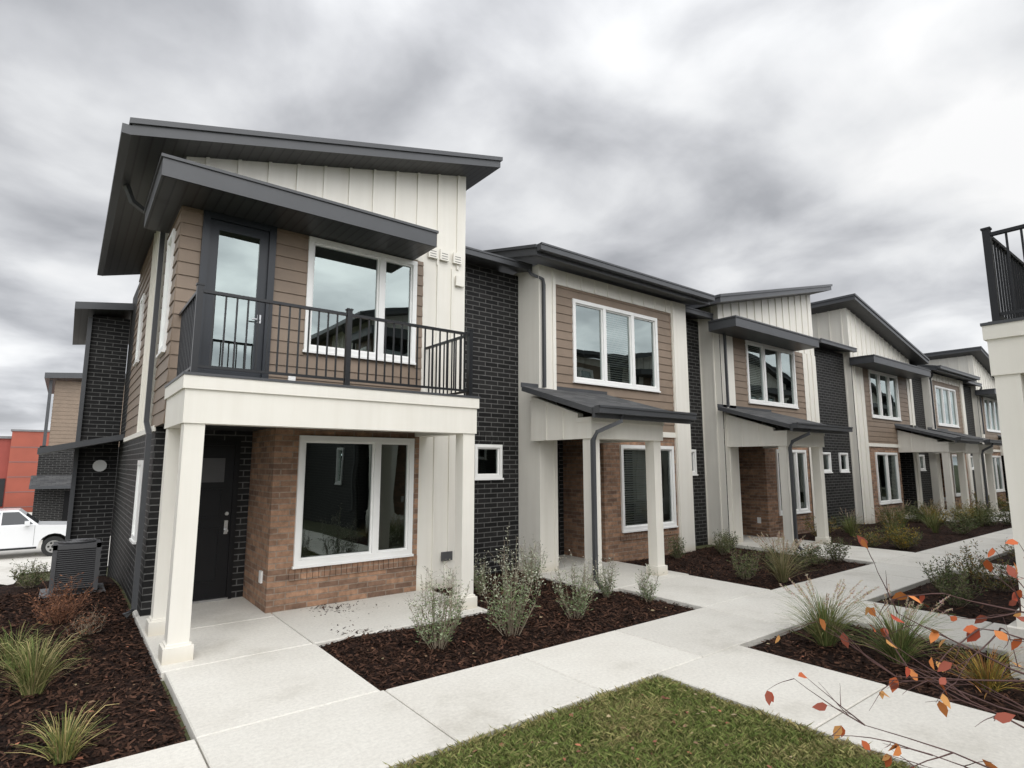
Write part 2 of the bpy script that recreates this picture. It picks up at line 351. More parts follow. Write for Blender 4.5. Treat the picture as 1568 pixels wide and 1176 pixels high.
def recess(x0,x1,wins,ds_right=True,ry=9.0):
    b.part='walls'
    ops=[(w,w+.64,1.72,2.36) for w in wins]
    b.wall('dbrick',x0,x1,-.2,5.85,ry,ops)
    for o in ops:
        b.window(*o,ry,(),(),fr=.06,room=.8)
        x=o[0]-.02
        while x<o[1]: b.box('dbrick',x,x+.075,ry-.012,ry-.001,2.39,2.60); x+=.085
    b.part='roofs'; y0=ry-.34
    b.slab('shingle','fascia','soffit',[(x0,y0,5.98),(x1,y0,5.98),(x1,13.6,7.1),(x0,13.6,7.1)],.13)
    gutter(x0+.01,x1-.01,y0-.12,5.97)
    if ds_right:
        b.part='downspouts'; x=x1+.07
        downspout([(x1-.08,y0-.10,5.85),(x1-.06,min(8.5,y0-.1),5.75),(x,8.30,5.62),(x,8.28,5.5),(x,8.28,3.45)],.04)

# unit 1
U1up=(2.62,4.44,3.64,5.385); U1lo=(2.63,4.46,.58,2.40)
tower(.95,.95,4.57,5.42,U1up,U1lo,6.12,7.27,(.62,4.38),0,(.655,),(),(.655,),(),True,1.35,True)
b.part='walls'
b.wall('dbrick',.95,2.3,-.2,2.5,DY,[(1.2,2.13,-.2,2.35)]); door(1.2,2.13,DY)
b.sw=True; b.wall('tbrick',WY,DY,-.2,2.5,2.3); b.sw=False
b.part='soffits'; b.poly('soffit',[(.95,7.0,2.5),(4.7,7.0,2.5),(4.7,DY,2.5),(.95,DY,2.5)])
b.part='balcony_door'
X0,X1,Z0,Z1=1.20,2.15,2.95,5.40
for q in ((X0,X0+.09,Z0,Z1),(X1-.09,X1,Z0,Z1),(X0+.09,X1-.09,Z1-.09,Z1)): b.box('doorblue',q[0],q[1],WY-.05,WY+.06,q[2],q[3])
b.box('doorblue',X0+.09,X0+.21,WY-.005,WY+.045,Z0+.05,Z1-.09); b.box('doorblue',X1-.21,X1-.09,WY-.005,WY+.045,Z0+.05,Z1-.09)
b.box('doorblue',X0+.21,X1-.21,WY-.005,WY+.045,Z0+.05,Z0+.34); b.box('doorblue',X0+.21,X1-.21,WY-.005,WY+.045,Z1-.22,Z1-.09)
b.poly('glass',[(X0+.21,WY+.02,Z0+.34),(X1-.21,WY+.02,Z0+.34),(X1-.21,WY+.02,Z1-.22),(X0+.21,WY+.02,Z1-.22)])
b.box('room',X0+.12,X1-.12,WY+.5,WY+.52,Z0,Z1)
b.box('steel',X1-.19,X1-.14,WY-.02,WY-.005,Z0+1.0,Z0+1.12); b.tube('steel',[(X1-.165,WY-.01,Z0+1.04),(X1-.165,WY-.07,Z0+1.04),(X1-.27,WY-.07,Z0+1.04)],.012,6)
b.part='balcony'
bx0,bx1,yf=.95,4.72,6.95
b.box('cream',bx0,bx1,yf,yf+.24,2.43,2.80); b.box('cream',bx0,bx0+.24,yf+.24,WY-.003,2.432,2.80); b.box('cream',bx1-.24,bx1,yf+.24,WY-.003,2.432,2.80)
b.box('cream',bx0-.025,bx1+.025,yf-.025,WY-.004,2.80,2.945)
b.box('fascia',bx0-.035,bx1+.035,yf-.035,WY-.005,2.945,2.975)
for (x,y) in ((.97,6.97),(.97,8.18),(4.50,6.97)):
    b.box('cream',x,x+.20,y,y+.20,0,2.43); b.box('cream',x-.04,x+.24,y-.04,y+.24,0,.15); b.box('cream',x-.018,x+.218,y-.018,y+.218,.15,.175)
b.part='railing'
def rail(p,q,z0=2.975,top=3.93):
    p=Vector((*p,0)); q=Vector((*q,0)); d=(q-p); Ln=d.length; d.normalize(); nrm=Vector((-d.y,d.x,0))
    def bar(w,za,zb):
        a=p-nrm*w; c=p+nrm*w; e=q+nrm*w; g=q-nrm*w
        b.hexa('black',[(a.x,a.y,za),(c.x,c.y,za),(e.x,e.y,za),(g.x,g.y,za)],[(a.x,a.y,zb),(c.x,c.y,zb),(e.x,e.y,zb),(g.x,g.y,zb)])
    bar(.024,top-.035,top); bar(.014,z0+.07,z0+.10)
    n=int(Ln/.115)
    for i in range(1,n):
        c=p+d*(Ln*i/n); b.box('black',c.x-.009,c.x+.009,c.y-.009,c.y+.009,z0+.10,top-.035)
def rpost(x,y): b.box('black',x-.032,x+.032,y-.032,y+.032,2.975,3.97); b.box('black',x-.04,x+.04,y-.04,y+.04,3.97,3.99); b.box('black',x-.07,x+.07,y-.06,y+.06,2.975,2.987)
ry=7.03
for x in (1.03,2.76,4.64): rpost(x,ry)
rail((1.065,ry),(2.725,ry)); rail((2.795,ry),(4.605,ry)); rail((1.03,ry+.035),(1.03,8.37)); rail((4.64,ry+.035),(4.64,8.37))
b.part='fixtures'
for x in (4.64,4.87,5.14):
    b.box('cream',x,x+.18,WY-.06,WY-.027,5.52,5.71)
    for k in range(3): b.box('dgrey',x+.03,x+.15,WY-.062,WY-.06,5.545+k*.045,5.555+k*.045)
b.box('white',2.42,2.52,WY-.05,WY-.021,3.12,3.28); b.sw=True; b.box('white',8.62,8.72,2.27,2.298,.36,.52); b.sw=False
b.box('cream',5.20,5.37,WY-.06,WY-.027,5.12,5.30)
b.box('dgrey',5.0,5.2,WY-.06,WY-.027,.42,.56)
# --- left flank of unit 1
b.part='walls'; b.sw=True; SX=.95
b.siding(WY,9.75,2.50,5.42,SX,[(8.78,9.35,3.5,5.2)]); b.window(8.78,9.35,3.5,5.2,SX,(),(),back=False)
b.bb(9.75,11.9,2.50,6.1,6.1,SX,.30,first=.15)
b.siding(11.9,14.4,2.50,6.1,SX,[(12.6,13.2,3.9,5.2)]); b.window(12.6,13.2,3.9,5.2,SX,(),(),back=False)
b.poly('cream',[(WY,SX,5.42),(9.75,SX,5.42),(9.75,SX,6.1),(WY,SX,6.1)])
b.box('cream',9.25,14.4,SX-.03,SX-.002,2.44,2.52)
b.wall('dbrick',9.25,16,-2.2,2.44,SX,[(10.3,10.85,.85,2.05)]); b.window(10.3,10.85,.85,2.05,SX,(),(),back=False)
b.wall('dbrick',14.4,16,2.44,5.9,SX)
b.sw=False
b.box('dbrick',.953,1.2,9.25,DY-.003,-.2,2.49)
b.part='interiors'; b.box('room',1.3,2.25,8.95,9.0,2.6,5.9); b.box('room',1.4,1.5,9.8,14,0,6)
b.part='canopy'
b.box('fascia',.622,.947,WY-.002,9.6,5.405,5.63); b.poly('soffit',[(.64,WY,5.398),(.94,WY,5.398),(.94,9.58,5.398),(.64,9.58,5.398)]); b.box('fascia',.602,.947,WY-.002,9.62,5.633,5.668)
b.part='downspouts'
downspout([(.36,9.5,5.95),(.45,9.55,5.75),(.80,9.78,5.62),(.88,9.8,5.5),(.88,9.8,2.6),(.88,9.32,2.4),(.88,9.30,.1),(.78,9.28,.03)],.045)
b.part='roofs'
b.box('fascia',.20,.30,7.9,14.55,5.93,6.05)
b.part='walls'
b.box('dbrick',.22,.94,16.0,20.0,-2.2,5.38)
b.part='roofs'
b.slab('shingle','fascia','soffit',[(-.12,15.5,5.52),(1.6,15.5,5.75),(1.6,20.4,5.75),(-.12,20.4,5.52)],.16)
b.part='downspouts'; b.box('fascia',.14,.22,15.9,16.0,-1.4,5.3)
b.part='roofs'
b.slab('shingle','fascia','soffit',[(-.45,14.6,2.30),(.94,14.6,2.62),(.94,16.2,2.62),(-.45,16.2,2.30)],.12)
b.part='fixtures'
b.tube('white',[(.62,15.98,1.95),(.62,15.90,1.95)],.13,16)
# units
recess(5.42,7.12,[6.05])
bunit(7.12,7.57,11.35,11.92,(8.06,10.80,3.66,5.40),(9.42,11.25,.58,2.40),(.345,.68),(1,),(.655,),(0,))
porch(6.98,8.82,6.72,9.30)
recess(11.92,13.42,[12.35])
tower(13.42,14.03,17.95,18.80,(14.67,17.39,3.66,5.40),(15.95,17.7,.58,2.40),6.22,7.50,(12.95,17.40),0,(.345,.68),(0,),(.655,),())
porch(13.55,15.40,13.2,16.1)
recess(18.80,21.5,[19.2,20.5],False,8.62)
tower(21.5,22.4,26.6,27.2,(22.9,25.6,3.66,5.40),(22.9,24.9,.58,2.40),7.50,6.22,(21.4,26.9),0,(.345,.68),(),(.5,),(1,),False)
porch(25.2,27.1,25.0,27.7,ds=False)
recess(27.2,29.1,[27.8],True,8.60)
bunit(29.1,29.5,33.4,33.9,(29.9,32.7,3.66,5.40),(31.2,33.0,.58,2.40),(.345,.68),(0,),(.655,),())
porch(28.9,30.8,28.6,31.4)
recess(33.9,36.2,[34.6],True,8.60)
tower(36.2,36.8,40.8,41.4,(37.2,39.9,3.66,5.40),(37.2,39.2,.58,2.40),7.50,6.22,(36.0,41.2),0,(.345,.68),(),(.5,),(),False)
porch(39.4,41.3,39.2,41.9)
recess(41.4,43.5,[42.2],True,8.60)
bunit(43.5,43.9,47.6,48.2,(44.2,47,3.66,5.40),(45.6,47.3,.58,2.40),(.345,.68),(0,),(.655,),())
porch(43.2,45.1,43,45.8)
b.part='walls'
b.box('dbrick',5.6,48.2,14.0,20,-2.2,5.8); b.box('dbrick',1.5,5.6,14.4,20,-2.2,5.4)
rowobs=b.finish(row)
row2=empty('townhouse_row.001')
for o in rowobs:
    c=bpy.data.objects.new(o.name+'_b',o.data); S.collection.objects.link(c); c.parent=row2
row2.location=(6.40,8.52,.45); row2.scale=(1,-1,1)

# ================================================================ GROUND
def zg(y):
    t=min(max((y-11)/16,0),1); t=t*t*(3-2*t); return -1.8*t
def sheet(name,x0,x1,y0,y1,off,mat,nx=1,ny=1,bumpy=0):
    v=[];f=[]
    for j in range(ny+1):
        for i in range(nx+1):
            x=x0+(x1-x0)*i/nx; y=y0+(y1-y0)*j/ny
            z=zg(y)+off
            if bumpy:
                e=min(x-x0,x1-x,y-y0,y1-y); z+=bumpy*min(1,max(0,e)/.35)*(.6+.4*math.sin(x*3.1+y*1.7)*math.cos(y*2.3-x))
            v.append((x,y,z))
    for j in range(ny):
        for i in range(nx):
            a=j*(nx+1)+i; f.append((a,a+1,a+nx+2,a+nx+1))
    me=bpy.data.meshes.new(name); me.from_pydata(v,[],f); me.materials.append(M[mat]); o=bpy.data.objects.new(name,me); S.collection.objects.link(o)
    for p in me.polygons: p.use_smooth=True
    return o
v=[];f=[];ys=[-600,-60,-5,0,5,11]+[11+i for i in range(1,18)]+[60,200,900]
for y in ys:
    for x in (-700,-60,-10,0,20,60,900): v.append((x,y,zg(y)-.085))
for j in range(len(ys)-1):
    for i in range(6):
        a=j*7+i; f.append((a,a+1,a+8,a+7))
me=bpy.data.meshes.new('ground'); me.from_pydata(v,[],f); me.materials.append(M['lawn']); o=bpy.data.objects.new('ground',me); S.collection.objects.link(o)
def hbed(x0,x1,y0,y1,x,y):
    e=min(x-x0,x1-x,y-y0,y1-y); return .045*min(1,max(0,e)/.35)*(.6+.4*math.sin(x*3.1+y*1.7)*math.cos(y*2.3-x))
beds=[(-.9,.90,5.02,16.0),(2.41,7.28,5.02,9.0),(9.13,13.28,5.02,8.6),(15.5,26.3,5.02,9.0),(28.0,28.9,5.02,9),(31,39,5.02,9.0),(6.12,8.18,.9,3.76),(9.52,13.5,.9,3.76),(15,24,.9,3.76)]
sheet('lawn',-30,4.68,-6,3.77,-.035,'lawn',30,12)
sheet('lawn.001',-30,-2.6,5.02,27,-.04,'lawn',4,24)
for i,bd in enumerate(beds): sheet('mulch_bed'+('' if i==0 else '.%03d'%i),*bd,-.062,'mulch',int((bd[1]-bd[0])*6)+1,int((bd[3]-bd[2])*6)+1,.045)
def slabs(name,lst,z1=0.0,th=.09):
    v=[];f=[];tn=[]
    for (x0,x1,y0,y1) in lst:
        g=.006; c=.010; t=random.uniform(.91,1.04); x0+=g;x1-=g;y0+=g;y1-=g; n=len(v)
        v+=[(x0,y0,z1-th),(x1,y0,z1-th),(x1,y1,z1-th),(x0,y1,z1-th),(x0,y0,z1-c),(x1,y0,z1-c),(x1,y1,z1-c),(x0,y1,z1-c),(x0+c,y0+c,z1),(x1-c,y0+c,z1),(x1-c,y1-c,z1),(x0+c,y1-c,z1)]
        F=[(8,9,10,11)]
        for q in (0,4):
            for k in range(4): F.append((q+k,q+(k+1)%4,q+4+(k+1)%4,q+4+k))
        f+=[tuple(n+i for i in q) for q in F]; tn+=[t]*len(F)
    me=bpy.data.meshes.new(name); me.from_pydata(v,[],f); me.materials.append(M['concrete'])
    a=me.color_attributes.new('tone','FLOAT_COLOR','CORNER')
    for p,t in zip(me.polygons,tn):
        for li in p.loop_indices: a.data[li].color=(t,t,t*.99,1)
    o=bpy.data.objects.new(name,me); S.collection.objects.link(o); return o
L1=[]
xs=[-24+1.52*i for i in range(0,16)]; xs=[x for x in xs if x<.3]+[.93,2.43,3.95,5.45,7.27,9.12,10.6,12.0,13.3,15.45,17,18.5,20,21.5,23,24.5,26.3,28,29.5,31,32.5,34,36,38,40,42,44,46,50]
for i in range(len(xs)-1): L1.append((xs[i],xs[i+1],3.78,5.01))
L1+=[(.93,2.40,5.01,6.72),(.90,2.38,6.72,8.2),(.90,2.38,8.2,9.72),(2.38,4.80,6.72,8.45),(7.29,9.12,5.01,6.6),(6.9,9.2,6.6,8.4),(7.5,9.0,8.4,9.72),(13.3,15.45,5.01,6.6),(13.4,15.6,6.6,8.4),(14.0,15.5,8.4,9.72),(26.3,28,5.01,6.6),(25,27.6,6.6,8.4),(25.2,26.7,8.4,9.72),(29.2,31,5.01,6.6),(28.9,31.4,6.6,8.4),(29.4,30.8,8.4,9.72),(39,41,5.01,8.4),(43.5,45,5.01,8.4),
 (4.69,6.11,2.3,3.78),(4.69,6.11,.8,2.3),(4.69,6.11,-.7,.8),(4.69,6.11,-2.2,-.7),(8.19,9.51,2.3,3.78),(8.19,9.51,1.7,2.3),(13.5,15,2.3,3.78),(24,26,2.3,3.78),(26,50,2.3,3.78)]
slabs('concrete_walk',L1)
slabs('raised_porch_slab',[(7.31,11.25,.1,1.68),(13.3,15.7,.1,1.9),(19.8,22.1,.1,1.9)],.45,.55)
def strip(name,x0,x1,ys,off,mat):
    v=[];f=[]
    for y in ys: v+=[(x0,y,zg(y)+off),(x1,y,zg(y)+off)]
    for j in range(len(ys)-1): f.append((2*j,2*j+1,2*j+3,2*j+2))
    me=bpy.data.meshes.new(name); me.from_pydata(v,[],f); me.materials.append(M[mat])
    a=me.color_attributes.new('tone','FLOAT_COLOR','CORNER')
    for d in a.data: d.color=(.95,.95,.95,1)
    o=bpy.data.objects.new(name,me); S.collection.objects.link(o)
strip('concrete_walk.001',-2.6,-.92,[9+i*.5 for i in range(0,37)],-.02,'concrete')
strip('parking_lot',-40,30,[27.0,60.0],-.03,'concrete')

def attrmesh(name,V,F,C,mat,parent=None):
    me=bpy.data.meshes.new(name); V=np.asarray(V,dtype=np.float32); F=np.asarray(F,dtype=np.int32); C=np.asarray(C,dtype=np.float32)
    k=F.shape[1]; me.vertices.add(len(V)); me.vertices.foreach_set('co',V.ravel()); me.loops.add(F.size); me.loops.foreach_set('vertex_index',F.ravel())
    me.polygons.add(len(F)); me.polygons.foreach_set('loop_start',np.arange(0,F.size,k,dtype=np.int32)); me.update(calc_edges=True)
    a=me.color_attributes.new('tone','FLOAT_COLOR','CORNER'); cc=np.ones((len(F),k,4),dtype=np.float32); cc[:,:,:3]=C[:,None,:]; a.data.foreach_set('color',cc.ravel())
    me.materials.append(M[mat]); me.validate(); o=bpy.data.objects.new(name,me); S.collection.objects.link(o)
    if parent: o.parent=parent
    return o
rng=np.random.default_rng(3)
CV=[];CF=[];CC=[];nv=0
dens=[(0,800),(1,900),(2,350),(3,60),(6,600),(7,150)]
for bi,dn in dens:
    x0,x1,y0,y1=beds[bi]
    if bi==0: y1=12.5
    n=int((x1-x0)*(y1-y0)*dn)
    x=rng.uniform(x0,x1,n); y=rng.uniform(y0,y1,n)
    hz=np.array([hbed(*beds[bi],a,c)+zg(c) for a,c in zip(x,y)])-.062+rng.uniform(.0,.025,n)
    an=rng.uniform(0,6.28,n); Ln=rng.uniform(.012,.055,n)*rng.uniform(.5,1,n); W=rng.uniform(.004,.013,n); ti=rng.uniform(-.5,.5,n)
    ca,sa=np.cos(an),np.sin(an)
    P=np.stack([x,y,hz],1); d=np.stack([ca*Ln,sa*Ln,ti*Ln],1); w=np.stack([-sa*W,ca*W,rng.uniform(-.6,.6,n)*W],1)
    q=np.stack([P-d-w,P+d-w*.6,P+d+w,P-d+w*.7],1).reshape(-1,3)
    CV.append(q); CF.append(np.arange(4*n).reshape(n,4)+nv); nv+=4*n
    t=rng.uniform(.3,1.6,n)[:,None]**1.8; CC.append(np.array([.044,.022,.014])*t)
attrmesh('mulch_chips',np.concatenate(CV),np.concatenate(CF),np.concatenate(CC),'chips')
def blades(name,x0,x1,y0,y1,n,h=.042):
    x=rng.uniform(x0,x1,n); y=rng.uniform(y0,y1,n)
    an=rng.uniform(0,6.28,n); H=h*rng.uniform(.4,1.35,n); w=rng.uniform(.0016,.0032,n)*1.3
    pat=.5+.5*np.sin(x*2.3+1.3*np.sin(y*3.1))*np.cos(y*2.7+x)
    pat2=.5+.5*np.sin(x*7.3+2*np.sin(y*6.1))*np.cos(y*8.7+x*3)
    H*=.75+.4*pat2
    edge=np.clip(np.minimum(x1-x,y1-y)/.14,0,1)
    lean=rng.normal(0,.75,(n,2))*H[:,None]
    z0=np.full(n,-.036)
    B0=np.stack([x-np.cos(an)*w,y-np.sin(an)*w,z0],1); B1=np.stack([x+np.cos(an)*w,y+np.sin(an)*w,z0],1)
    Mx=np.stack([x+lean[:,0]*.4,y+lean[:,1]*.4,z0+H*.65],1); T=np.stack([x+lean[:,0],y+lean[:,1],z0+H],1)
    V=np.stack([B0,B1,Mx+(B1-B0)*.35,T],1).reshape(-1,3)
    F=np.arange(4*n).reshape(n,4)
    g=np.array([.145,.20,.05]); yv=np.array([.36,.30,.14])
    k=np.clip(rng.normal(.24,.26,n)+.28*(pat>.72)+.22*pat2*(1-edge)+.40*(1-edge),0,1)[:,None]
    C=(g*(1-k)+yv*k)*rng.uniform(.55,1.35,n)[:,None]
    attrmesh(name,V,F,C,'blades')
blades('grass_lawn',1.0,4.67,.9,3.76,100000)
blades('grass_lawn.001',-3,1.0,.9,3.76,20000)
def leaves(name,spots,cols,size,n):
    V=[];F=[];C=[]
    for i in range(n):
        x0,x1,y0,y1,z=random.choice(spots); x=random.uniform(x0,x1); y=random.uniform(y0,y1); a=random.uniform(0,6.28); s=size*random.uniform(.5,1.2)
        pts=[(-1,0,.0),(-.3,.5,.35),(.5,.35,.2),(1,0,.1),(.5,-.35,.25),(-.3,-.5,.3)]
        rx=random.uniform(-.5,.5)
        k=len(V)
        for px,py,pz in pts:
            V.append((x+s*(px*math.cos(a)-py*math.sin(a)),y+s*(px*math.sin(a)+py*math.cos(a)),z+s*(pz*.6+py*rx+.15)))
        F.append([k+j for j in range(6)]); c=random.choice(cols); t=random.uniform(.6,1.3); C.append([q*t for q in c])
    attrmesh(name,V,F,C,'foliage')
leaves('fallen_leaves',[(1.2,4.6,.9,3.7,-.008)]*8+[(2.5,7,5.1,6.6,-.03),(6.2,8.1,1,3.7,-.03),(-.8,.85,5.1,8,-.03)],[(.20,.11,.06),(.27,.17,.10),(.20,.08,.05),(.33,.26,.15),(.36,.14,.08)],.026,450)

# ---------------------------------------------------------------- plants
def quadleaf(V,F,C,p,d,up,s,w,col):
    d=d.normalized(); sd=d.cross(up)
    if sd.length<1e-3: sd=Vector((1,0,0))
    sd.normalize(); k=len(V)
    V.extend([tuple(p),tuple(p+d*s*.5+sd*w),tuple(p+d*s),tuple(p+d*s*.5-sd*w)]); F.append([k,k+1,k+2,k+3]); C.append(col)
def ribbon(V,F,C,pts,w0,w1,col,side=None):
    for i in range(len(pts)-1):
        a,c=pts[i],pts[i+1]; d=(c-a).normalized(); s=side if side is not None else d.cross(Vector((random.uniform(-1,1),random.uniform(-1,1),.3))).normalized()
        ta=w0+(w1-w0)*i/(len(pts)-1); tb=w0+(w1-w0)*(i+1)/(len(pts)-1); k=len(V)
        V.extend([tuple(a-s*ta),tuple(a+s*ta),tuple(c+s*tb),tuple(c-s*tb)]); F.append([k,k+1,k+2,k+3]); C.append(col)
def rv(s): return Vector((random.gauss(0,s),random.gauss(0,s),random.gauss(0,s)))
def sage(x,y,h,r,name='russian_sage_shrub',cols=((.20,.26,.13),(.27,.32,.19),(.13,.19,.07)),nst=34,lf=40,ls=.042,z0=-.03,bare=.08,tip=(.50,.49,.42),st=(.22,.18,.13)):
    V=[];F=[];C=[];base=Vector((x,y,z0+zg(y)))
    for i in range(nst):
        a=random.uniform(0,6.28); rr=r*math.sqrt(random.random()); H=h*random.uniform(.5,1.08)*(1-.25*rr/r)
        p0=base+Vector((math.cos(a)*rr*.25,math.sin(a)*rr*.25,0)); p3=base+Vector((math.cos(a)*rr,math.sin(a)*rr,H))
        mid=(p0+p3)/2+rv(.03)+Vector((math.cos(a),math.sin(a),0))*rr*.1
        pts=[p0,(p0+mid)/2,mid,(mid+p3)/2+rv(.012),p3]
        ribbon(V,F,C,pts,.0045,.0018,st)
        for j in range(lf):
            t=random.uniform(bare,1)**.85; q=t*(len(pts)-1); k=min(int(q),len(pts)-2); p=pts[k].lerp(pts[k+1],q-k)
            d=Vector((random.gauss(0,1),random.gauss(0,1),random.uniform(.1,1.4)))
            if random.random()<.4:
                e=p+d.normalized()*random.uniform(.04,.11); ribbon(V,F,C,[p,e],.0015,.001,st); p=e
            c=random.choice(cols); tt=random.uniform(.65,1.25)
            if tip: kk=max(0,(t-.55)/.45)*.8; c=[c[m]*(1-kk)+tip[m]*kk for m in range(3)]; sz=1-.45*kk
            else: sz=1
            quadleaf(V,F,C,p,d,rv(1),ls*random.uniform(.6,1.3)*sz,ls*.17,[q2*tt for q2 in c])
    return attrmesh(name,V,F,C,'foliage')
def fountain(x,y,h,r,name='ornamental_grass',n=420,cols=((.10,.15,.04),(.16,.20,.06),(.24,.22,.09)),plume=0,z0=-.04,pc=(.50,.40,.29)):
    V=[];F=[];C=[];base=Vector((x,y,z0+zg(y)))
    for i in range(n+plume):
        pl=i>=n; a=random.uniform(0,6.28); rr=r*random.uniform(.1,1.15) ; H=h*random.uniform(.35,1.0)*(1.0 if not pl else 1.3)
        if pl: rr*=.9; H=h*random.uniform(.95,1.3)
        o=Vector((math.cos(a),math.sin(a),0)); p0=base+o*random.uniform(0,.07); pts=[]
        droop=random.uniform(.1,.9) if not pl else .25
        for t in (0,.25,.5,.75,1): pts.append(p0+o*rr*t**1.4+Vector((0,0,H*(t*(1+droop)-droop*t**3))))
        sd=o.cross(Vector((0,0,1))).normalized(); c=random.choice(cols); tt=random.uniform(.5,1.35)
        ribbon(V,F,C,pts,.004 if not pl else .0015,.0010,[q*tt for q in c] if not pl else (.30,.24,.14),(sd+rv(.5)).normalized())
        if pl:
            d=(pts[-1]-pts[-2]).normalized()
            for j in range(60):
                p=pts[-1]-d*random.uniform(-.03,.16); quadleaf(V,F,C,p,d+rv(.5),rv(1),.026,.003,[q*random.uniform(.7,1.2) for q in pc])
    return attrmesh(name,V,F,C,'foliage')
sage(3.45,5.80,1.0,.36,nst=40); sage(4.37,5.68,1.22,.42,nst=44); sage(5.5,5.75,.88,.34); sage(6.7,6.3,.68,.2,nst=18); sage(7.0,5.75,.5,.16,nst=16)
sage(6.4,7.7,.85,.28,nst=24); sage(5.3,7.6,.65,.25,nst=16)
gc=((.07,.10,.035),(.11,.14,.055),(.16,.17,.07))
for (x,y,h,r) in ((9.7,5.8,.6,.26),(10.75,5.8,.5,.26),(11.5,5.7,.5,.24),(12.2,5.7,.5,.24),(12.9,5.6,.55,.26),(11.9,7.6,.6,.26),(12.6,7.9,.5,.22),(10.6,7.9,.5,.2)): sage(x,y,h,r,'green_shrub',gc,24,38,.045,bare=.05,tip=None)
oc=((.10,.13,.04),(.20,.18,.06),(.32,.20,.05),(.14,.15,.06)); yc=((.30,.24,.05),(.38,.24,.04),(.2,.19,.05))
for i in range(34):
    x=random.uniform(15.9,26); y=random.uniform(5.3,8.0)
    if random.random()<.6: sage(x,y,random.uniform(.45,.85),.42,'green_shrub',random.choice((gc,gc,oc,yc)),26,34,.06,bare=.02,tip=None)
    else: fountain(x,y,random.uniform(.45,.7),.45,n=170,plume=6)
for i in range(8): sage(random.uniform(31.5,38.5),random.uniform(5.4,8),.8,.55,'green_shrub',oc,24,30,.09,bare=.02,tip=None)
for (x,y,c) in ((10.3,2.9,gc),(11.2,3.2,gc),(12.1,2.8,oc),(12.9,3.3,oc),(15.6,3.1,oc),(17,3.0,yc),(18.2,3.2,gc),(19.6,3,oc),(21,3.1,gc),(22.5,3.1,yc),(16.3,2.3,gc),(20,2.2,gc)): sage(x,y,.6,.38,'green_shrub',c,24,34,.05,bare=.02,tip=None)
fountain(10.05,5.3,.62,.6,n=220,plume=46,cols=((.16,.17,.07),(.30,.25,.13),(.22,.2,.09)))
fountain(6.93,3.2,.58,.48,n=560,plume=26); fountain(6.98,2.5,.56,.48,n=560,plume=12); fountain(6.75,1.72,.38,.38,n=300,cols=((.36,.26,.05),(.30,.14,.04),(.16,.17,.05)))
fountain(-.06,6.85,.52,.34,n=420,cols=((.12,.16,.045),(.22,.23,.08),(.38,.32,.15))); fountain(.16,5.30,.32,.24,n=220,cols=((.12,.16,.045),(.26,.25,.08),(.42,.34,.15)))
fountain(-.25,7.9,.42,.28,n=200,cols=((.12,.16,.045),(.22,.2,.08)))
rc=((.20,.085,.045),(.27,.12,.06),(.12,.055,.035)); sage(.10,9.6,.60,.34,'russet_shrub',rc,36,34,.035,tip=None,st=(.2,.1,.06)); sage(.35,8.8,.32,.22,'russet_shrub',rc,24,20,.03,tip=None); sage(-.3,13.2,.5,.3,'green_shrub',gc,tip=None)
# red-leaved sapling near the camera
def sapling():
    root=empty('red_leaved_sapling'); tb=B(); V=[];F=[];C=[]; M['bark']=plain('bark',(.09,.045,.04),.8,.2,20)
    tips=[]
    def br(p,d,Ln,r,lv):
        pts=[p]; q=p.copy(); dd=d.normalized()
        for i in range(5):
            dd=(dd+rv(.09)+Vector((0,0,-.015))).normalized(); q=q+dd*Ln/5; pts.append(q.copy())
        tb.tube('bark',[tuple(a) for a in pts],[r*(1-.14*i) for i in range(6)],5)
        if lv>0:
            for k in range(3 if lv>1 else 2):
                i=random.choice((1,2,3,4,5)); side=rv(.6); br(pts[i],(dd+side).normalized(),Ln*random.uniform(.35,.55),r*.6,lv-1)
        tips.extend([(pts[-1],dd),(pts[3],dd),(pts[2],dd)] if random.random()<.45 else [(pts[-1],dd)])
    tb.part='branches'
    bx,by=2.98,.46
    tb.tube('bark',[(bx,by,-.05),(bx-.01,by+.01,.8),(bx-.02,by+.02,1.75)],[.02,.015,.007],8)
    Lf=Vector((-.79,.61,0))
    for z,up,fw,Ln in ((.70,.55,.1,.66),(.80,.30,.3,.72),(.95,.45,-.1,.66),(1.05,.22,.2,.74),(1.15,.42,.1,.62),(1.30,.30,-.2,.55),(.62,.2,-.1,.66),(1.42,.3,.1,.45),(1.2,.1,.4,.6)):
        d=Lf+Vector((.61,.79,0))*fw+Vector((0,0,up)); br(Vector((bx-.01,by+.01,z)),d,Ln,.0050,2)
    for z,d,Ln in ((1.0,(.5,-.4,.5),.5),(1.2,(.6,.3,.5),.5),(1.4,(.2,-.6,.6),.4)): br(Vector((bx,by,z)),Vector(d),Ln,.006,2)
    for p,d in tips:
        if random.random()<.36:
            for _ in range(random.choice((1,1,2))):
                dl=(d*.3+rv(.5)+Vector((0,0,-.5))).normalized(); s=random.uniform(.035,.065); col=random.choice(((.46,.11,.035),(.56,.20,.06),(.38,.07,.035),(.5,.25,.08),(.30,.08,.05)))
                sd=dl.cross(rv(1)).normalized(); nn=sd.cross(dl)
                shape=[(0,0),(.25,.27),(.6,.24),(1,0),(.6,-.24),(.25,-.27)]; k=len(V)
                for a,c in shape: V.append(tuple(p+dl*s*a+sd*s*c+nn*s*(.6*abs(c)+.2*a*a)))
                F.append([k+j for j in range(6)]); C.append(col)
    tb.finish(root); attrmesh('leaves',V,F,C,'foliage',root)
sapling()

